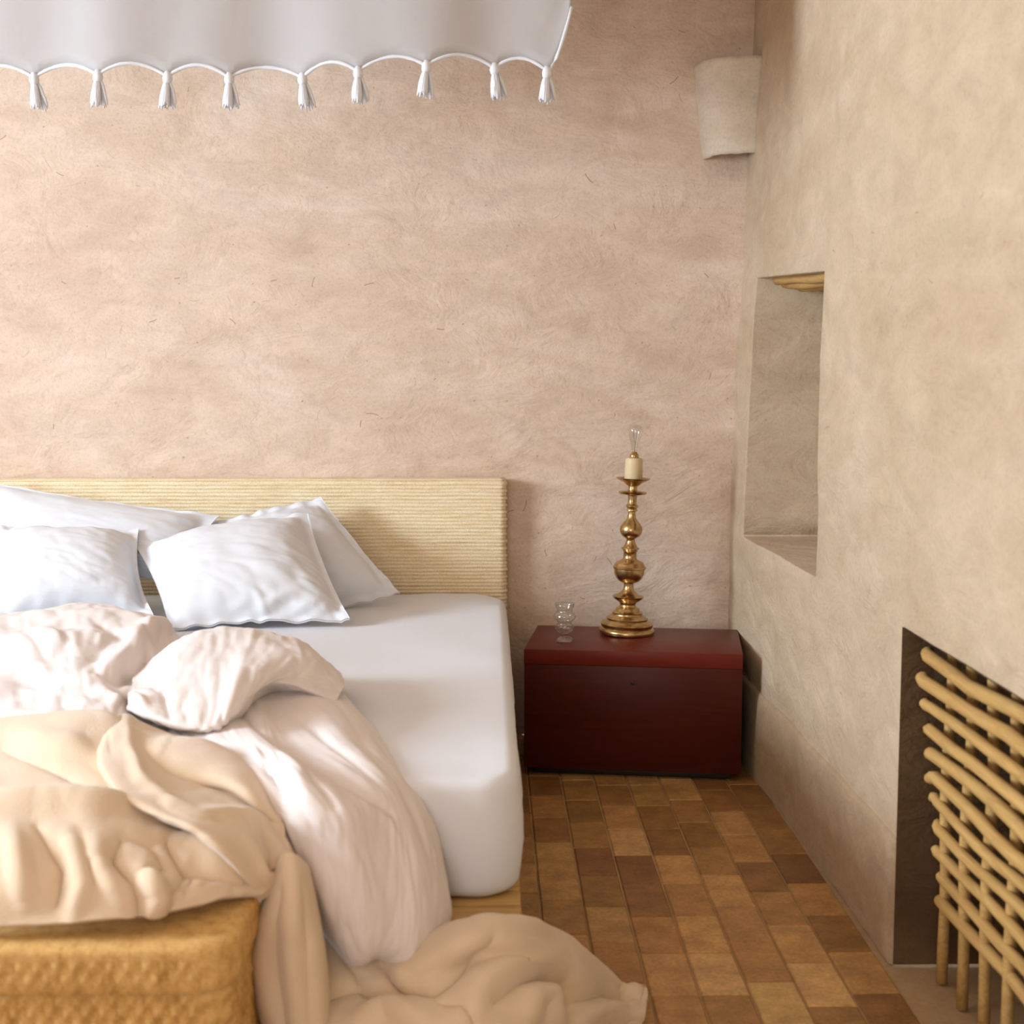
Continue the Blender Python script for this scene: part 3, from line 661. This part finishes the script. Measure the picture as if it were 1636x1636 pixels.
b_heap = cloth([
    [(505, 1520, 2.26), (600, 1550, 2.28), (700, 1520, 2.32), (765, 1505, 2.34), (825, 1505, 2.36), (880, 1520, 2.42), (935, 1550, 2.50), (985, 1590, 2.56), (1012, 1606, 2.56), (1034, 1606, 2.54)],
    [(505, 1490, 2.16), (600, 1525, 2.16), (700, 1486, 2.17), (765, 1469, 2.18), (828, 1470, 2.22), (882, 1486, 2.34), (938, 1524, 2.42), (984, 1566, 2.48), (1008, 1582, 2.50), (1032, 1586, 2.50)],
    [(505, 1550, 2.10), (600, 1565, 2.09), (695, 1525, 2.09), (765, 1502, 2.09), (830, 1504, 2.14), (880, 1518, 2.26), (928, 1548, 2.34), (972, 1582, 2.42), (1004, 1596, 2.46), (1032, 1602, 2.46)],
    [(505, 1605, 2.05), (600, 1602, 2.05), (690, 1565, 2.06), (765, 1540, 2.08), (830, 1540, 2.13), (878, 1555, 2.20), (925, 1578, 2.28), (968, 1598, 2.37), (1000, 1608, 2.42), (1030, 1612, 2.43)],
    [(505, 1645, 2.00), (600, 1640, 1.99), (690, 1610, 1.99), (765, 1585, 2.02), (830, 1582, 2.07), (880, 1595, 2.14), (925, 1608, 2.24), (965, 1616, 2.33), (998, 1618, 2.39), (1028, 1620, 2.41)],
    [(505, 1700, 1.95), (600, 1690, 1.94), (690, 1665, 1.94), (765, 1640, 1.97), (830, 1632, 2.02), (880, 1640, 2.09), (925, 1640, 2.19), (962, 1634, 2.30), (995, 1630, 2.37), (1025, 1628, 2.40)],
    [(505, 1790, 1.92), (600, 1780, 1.91), (690, 1760, 1.92), (765, 1740, 1.94), (830, 1725, 1.99), (880, 1715, 2.06), (925, 1690, 2.16), (960, 1665, 2.28), (992, 1645, 2.36), (1022, 1640, 2.39)]],
    16, (([(790, 1600), (830, 1572), (862, 1563), (891, 1571), (908, 1606), (916, 1650)], 8, -.034), ([(730, 1650), (775, 1570), (830, 1535), (880, 1535), (930, 1572)], 20, .018), ([(838, 1640), (850, 1595), (875, 1590), (888, 1640)], 16, .016),
        ([(515, 1600), (570, 1580), (615, 1605)], 12, -.026), ([(610, 1545), (640, 1582), (690, 1582), (750, 1540), (785, 1500)], 12, -.028), ([(570, 1640), (620, 1615), (680, 1636)], 16, .020), ([(630, 1555), (655, 1578)], 10, .014), ([(700, 1530), (750, 1505), (790, 1490)], 16, .012),
        ([(925, 1602), (962, 1592), (998, 1602), (988, 1578)], 7, -.022), ([(930, 1624), (975, 1613), (1020, 1616)], 12, .014), ([(1000, 1586), (1024, 1592)], 12, .014), ([(690, 1600), (740, 1610), (760, 1650)], 9, -.014), ([(540, 1530), (570, 1560), (590, 1600)], 9, -.012)),
    .005, 6, 0, 8.0, wr=((.002, 7, 9, 11.),))
bl = grids_obj('blanket', [b_top, b_up, b_fall, b_heap], m_blank, thick=.008)
tag(bl, 'sand-beige wool blanket draped over the woven chest and trailing onto the tiles', 'blanket')

# ---------------------------------------------------------------- woven chest at the foot of the bed
chest = empty('woven_chest', (-.78, 1.95, 0))
tag(chest, 'honey-coloured woven rattan chest at the foot of the bed under the blanket', 'chest')
cx0, cx1, cy0, cy1, cz = -1.25, -.345, 1.775, 2.10, .445
def ring(inset, r, n=14, side=220):
    x0, x1, y0, y1 = cx0 + inset, cx1 - inset, cy0 + inset, cy1 - inset; r = max(.004, r - inset); out = []
    def arc(cx, cy, a0):
        for k in range(n): a = a0 + math.pi / 2 * k / n; out.append((cx + r * math.cos(a), cy + r * math.sin(a), math.cos(a), math.sin(a)))
    arc(x1 - r, y1 - r, 0)
    for k in range(side): t = k / side; out.append((x1 - r + t * (x0 + r - x1 + r), y1, 0, 1))
    arc(x0 + r, y1 - r, math.pi / 2)
    for k in range(30): t = k / 30; out.append((x0, y1 - r + t * (y0 + r - y1 + r), -1, 0))
    arc(x0 + r, y0 + r, math.pi)
    for k in range(side * 2): t = k / side / 2; out.append((x0 + r + t * (x1 - r - x0 - r), y0, 0, -1))
    arc(x1 - r, y0 + r, 1.5 * math.pi)
    for k in range(30): t = k / 30; out.append((x1, y0 + r + t * (y1 - r - y0 - r), 1, 0))
    return out
def weave_shell(name, levels, pitch, amp, mat, root, captop):
    V = []; n = None
    for li, (z, inset, w) in enumerate(levels):
        rg = ring(inset, .055); n = len(rg); s = 0
        for i, (x, y, nx, ny) in enumerate(rg):
            ph = (x - y) / pitch * math.pi
            d = w * amp * (math.sin(ph + math.pi * int(z / .017)) * math.sin(math.pi * ((z / .017) % 1))) + .0007 * mnoise.noise(Vector((x * 30, y * 30, z * 60)))
            V.append((x + nx * d, y + ny * d, z + (0.002 * mnoise.noise(Vector((x * 12, y * 12, 1))) if w == 0 else 0)))
    Fc = grid_faces(len(levels), n, 0, True)
    if captop: Fc.append(tuple((len(levels) - 1) * n + k for k in range(n)))
    return adopt(obj(name, V, Fc, mat), root)
weave_shell('body', [(z, .006, 1) for z in np.linspace(.0, .385, 136)], .012, .0045, m_ratt, chest, False)
lid = [(.378, .0, .2), (.384, -.003, .2), (.392, -.004, .2)] + [(z, -.004, .8) for z in np.linspace(.396, .425, 9)] + [(cz - .014 + .014 * math.sin(a), .022 * (1 - math.cos(a)) - .004, 0) for a in np.linspace(.1, 1.57, 7)] + [(cz, .05, 0), (cz + .002, .10, 0)]
weave_shell('lid', lid, .012, .003, m_ratt, chest, True)

# ================================================================ NIGHTSTAND
ns_ang = math.radians(-8.0)
ns = empty('nightstand', (at(837, 1037, Z=.385).x, at(837, 1037, Z=.385).y, 0), ns_ang)
tag(ns, 'low oxblood-red lacquered box nightstand between the bed and the right wall', 'nightstand')
nw, ndp, nh = .648, .40, .385
def npart(name, x0, x1, y0, y1, z0, z1, mat, bev=.002, par=None):
    return bmobj(name, box_bm(x0, x1, y0, y1, z0, z1, bev), mat, par or ns)
npart('top_panel', 0, nw, 0, ndp, nh - .045, nh, m_redlit, .0015)
npart('side_panel', 0, .02, .0215, ndp, .022, nh - .045, m_red)
npart('side_panel', nw - .02, nw, .0215, ndp, .022, nh - .045, m_red)
fp = npart('front_panel', .0005, nw - .0005, .002, .021, .022, nh - .0455, m_red)
npart('bottom_panel', .02, nw - .02, .022, ndp, .022, .04, m_red)
npart('back_panel', .02, nw - .02, ndp - .012, ndp, .04, nh - .045, m_red)
npart('plinth', .03, nw - .03, .03, ndp - .02, 0, .022, m_dark)
kh = lathe('keyhole', [(0, 0), (.006, 0), (.006, .002), (.0035, .003), (0, .003)], m_dark, fp, 16)
kh.rotation_euler = (math.radians(90), 0, 0); kh.location = (.325, .0025, .29)

# ---------------------------------------------------------------- brass candlestick lamp
lp = at(1001, 1012, Z=.385); lp.z = .3855
lamp = empty('candlestick_lamp', lp)
tag(lamp, 'tall turned brass candlestick lamp with a bare bulb on the red nightstand', 'lamp')
lamp.rotation_euler = (0, math.radians(2.0), 0)
K = .000452; Y0 = 1562
def prf(l): return [(hw * K, (Y0 - y) * K) for hw, y in l]
base = [(0, 1562), (178, 1562), (192, 1556), (196, 1540), (190, 1524), (176, 1516), (180, 1505), (184, 1492), (172, 1478), (150, 1470), (144, 1464), (146, 1452), (132, 1440), (112, 1432), (106, 1424), (108, 1412), (92, 1402), (84, 1394), (82, 1384), (64, 1374), (56, 1364), (55, 1352), (62, 1340), (84, 1326), (98, 1316), (108, 1304), (110, 1298), (100, 1291), (74, 1284), (60, 1274), (48, 1262), (38, 1248), (34, 1225), (36, 1208), (48, 1201)]
o1 = lathe('base', prf(base), m_brass, lamp)
stem = [(48, 1201), (72, 1190), (92, 1168), (104, 1140), (108, 1112), (108, 1104), (116, 1100), (117, 1090), (108, 1085), (104, 1072), (92, 1056), (66, 1044), (52, 1036), (46, 1026), (46, 985), (54, 978), (50, 972), (62, 964), (62, 956), (48, 948), (40, 932), (30, 910), (30, 898), (38, 888), (62, 874), (76, 852), (80, 830), (76, 808), (62, 786), (42, 764), (30, 744), (26, 720), (28, 702), (38, 696), (38, 688), (32, 682), (42, 668), (42, 658), (32, 650), (30, 620), (33, 592), (46, 584)]
lathe('stem', prf(stem), m_brass, lamp)
lathe('collar_disc', prf([(30, 590), (62, 584), (94, 578), (100, 568), (92, 562), (60, 558), (34, 552), (30, 540), (32, 520)]), m_brass, lamp)
lathe('drip_pan', prf([(28, 526), (46, 516), (66, 500), (96, 486), (116, 474), (119, 468), (112, 468), (92, 480), (64, 490), (0, 492)]), m_brass, lamp)
lathe('candle_sleeve', prf([(0, 492), (62, 492), (63, 440), (61, 380), (60, 345), (54, 330), (40, 326), (0, 326)]), m_wax, lamp)
lathe('bulb_socket', prf([(0, 330), (30, 330), (33, 316), (30, 304), (22, 296), (18, 286), (0, 286)]), m_brass, lamp, 24)
gl = lathe('bulb', prf([(14, 296), (16, 280), (20, 262), (28, 232), (38, 196), (46, 166), (50, 144), (48, 124), (40, 110), (26, 101), (10, 98), (0, 97.5)]), m_glass, lamp, 32, 0)
V, Fc = tube_geo([(0, 0, (Y0 - 290) * K), (0, 0, (Y0 - 215) * K)], .0018, 8); obj('filament_stem', V, Fc, m_fil, gl)
fil = [(.008 * math.cos(a) * (1 if k % 2 else .55), .008 * math.sin(a) * (1 if k % 2 else .55), (Y0 - (215 if k % 2 == 0 else 150)) * K) for k, a in enumerate(np.linspace(0, 2 * math.pi, 9))]
V, Fc = tube_geo(fil, .0004, 5); obj('filament', V, Fc, m_fil, gl)

# ---------------------------------------------------------------- small glass
gp = at(902, 1025, Z=.385)
U = 4.05 / F
out = [(0, 0), (13.5, 0), (14.5, 2), (13.5, 5), (8, 8), (7, 11), (9, 14), (14, 18), (16, 23), (14, 28), (11, 31), (13, 35), (18, 39), (19, 43), (17, 47), (13, 50), (13, 54), (15.5, 59), (17, 64)]
inn = [(15.8, 64), (14.3, 59), (11.8, 54), (11.8, 50), (15.6, 47), (17.6, 43), (16.6, 39), (11.8, 35), (9.8, 31), (12.6, 28), (14.4, 23), (12.6, 18), (7, 14), (0, 12)]
gv_ = lathe('glass_vase', [(r * U, z * U) for r, z in out + [(15.8, 64), (14.3, 59)]], m_glass, None, 32, 0, True)
gv_.location = gp + Vector((0, 0, .0012)); tag(gv_, 'small clear glass vase of stacked bubbles beside the brass lamp', 'vase')

# ================================================================ SCONCE
G = []
for zi in range(21):
    t = zi / 20; row = []
    z = at(1122, 253 - 150 * t, Y=4.5).z
    xl_ = at(1128 - 14 * t, 253 - 150 * t, Y=4.5).x; xc = wall_right_x(4.45, z) + .012; yc = YB + .015
    ry = .165 + .012 * t
    for k in range(29):
        a = math.pi / 2 * k / 28
        row.append((xc - (xc - xl_) * math.sin(a) ** .72 + .002 * mnoise.noise(Vector((k * .5, zi * .4, 0))), yc - ry * math.cos(a) ** .72, z + .004 * mnoise.noise(Vector((k * .25, 3, 0)))))
    G.append(row)
sc = grids_obj('wall_sconce', [np.array(G)], m_sconce, thick=.012)
sc.modifiers['thick'].offset = 0
tag(sc, 'rounded off-white plaster quarter-round sconce high in the corner', 'sconce')

# ================================================================ LATTICE SCREEN
lat = empty('lattice_screen', (XR + .045, (VY0 + VY1) / 2, 0))
tag(lat, 'rustic lattice of peeled wooden poles set in the low recess of the right wall', 'lattice')
for i in range(11):
    z = .652 - i * .0485; y1 = VY1 - .015 - .004 * i - rnd.uniform(0, .02); x = XR + .030 + .0035 * i + rnd.uniform(-.004, .004)
    if z < .03: break
    pts = [(x + .004 * math.sin(i * 2 + k), y1 - (0, .004, .012, .03, .2, .3, .4, .5, .6, .8, 1)[k] * (1 if k < 3 else (y1 - VY0 - .012)), z + .004 * math.sin(i + k * .9) + rnd.uniform(-.002, .002)) for k in range(11)]
    V, Fc = tube_geo(pts, [.006, .0105] + [.0128 + rnd.uniform(-.002, .0015)] * 9, 10, .05, i)
    adopt(obj('crossbar', V, Fc, m_pole), lat)
for k in range(8):
    y_ = VY1 - .085 - k * .115
    pts = [(XR + .068 + .003 * math.sin(k + j), y_ + .004 * math.sin(j * 1.3 + k), .0 + j * .69 / 9) for j in range(10)]
    V, Fc = tube_geo(pts, .011, 10, .1, 40 + k); adopt(obj('upright', V, Fc, m_pole), lat)

# ================================================================ CANOPY WITH TASSELS
CY = 3.55
can = empty('canopy_cloth', (-.9, CY, ZC))
tag(can, 'white cotton cloth with a tasselled scalloped hem hanging above the bed', 'canopy')
tpx = [(-162, 122), (-55, 122), (52, 122), (160, 122), (268, 122), (365, 122), (482, 122), (573, 116), (682, 108), (790, 106), (874, 112)]
tw = [at(px, py, Y=CY) for px, py in tpx]
def cy_off(x, t): return .018 * math.sin(x * 9.2 + .4) * (.35 + .65 * t) + .006 * math.sin(x * 23 + 1.2) * t + .02 * fbm((x, 0, t), 2, 2, 3)
cols = []
for a, b in zip(tw[:-1], tw[1:]):
    for s in range(12):
        t = s / 12; x = a.x + (b.x - a.x) * t; z0 = a.z + (b.z - a.z) * t + .030 * math.sin(math.pi * t) ** .8; cols.append((x, z0))
xe = tw[-1].x
for k in range(1, 9): cols.append((xe + .062 * k / 8, tw[-1].z + .16 * (k / 8) ** 1.6))
P = []
for x, z0 in cols:
    P.append([(x, CY + cy_off(x, 1 - j / 26), z0 + (ZC - z0) * j / 26) for j in range(27)])
sheet = grids_obj('cloth_panel', [np.array(P)], m_canopy, thick=.0015); adopt(sheet, can)
hem = [(x, CY + cy_off(x, 1), z - .002) for x, z in cols]
V, Fc = tube_geo(hem, .0045, 8, .3, 3); adopt(obj('hem_cord', V, Fc, m_pillow), can)
for i, p_ in enumerate(tw):
    y_ = CY + cy_off(p_.x, 1); tl_ = rnd.uniform(-.10, .14); V, Fc = [], []
    def add(v, f):
        k = len(V); V.extend(v); Fc.extend(tuple(k + q for q in ff) for ff in f)
    add(*tube_geo([(p_.x, y_, p_.z + .012), (p_.x, y_, p_.z + .002), (p_.x, y_, p_.z - .006), (p_.x + tl_ * .012, y_, p_.z - .014), (p_.x + tl_ * .016, y_, p_.z - .018)], [.006, .011, .0125, .011, .007], 10))
    for k in range(22):
        a = 2.4 * k; rr = (.25 + .75 * ((k * .618) % 1)) ; ln = rnd.uniform(.054, .068)
        pts = []
        for t in (0, .25, .5, .75, 1.0):
            sp = .007 + .0175 * t ** .8 + rnd.uniform(-.001, .001)
            pts.append((p_.x + sp * rr * math.cos(a) + tl_ * (.014 + ln * t), y_ + sp * rr * math.sin(a), p_.z - .012 - ln * t))
        add(*tube_geo(pts, [.0036, .0044, .0046, .0042, .0024], 6))
    adopt(obj('tassel', V, Fc, m_pillow), can)
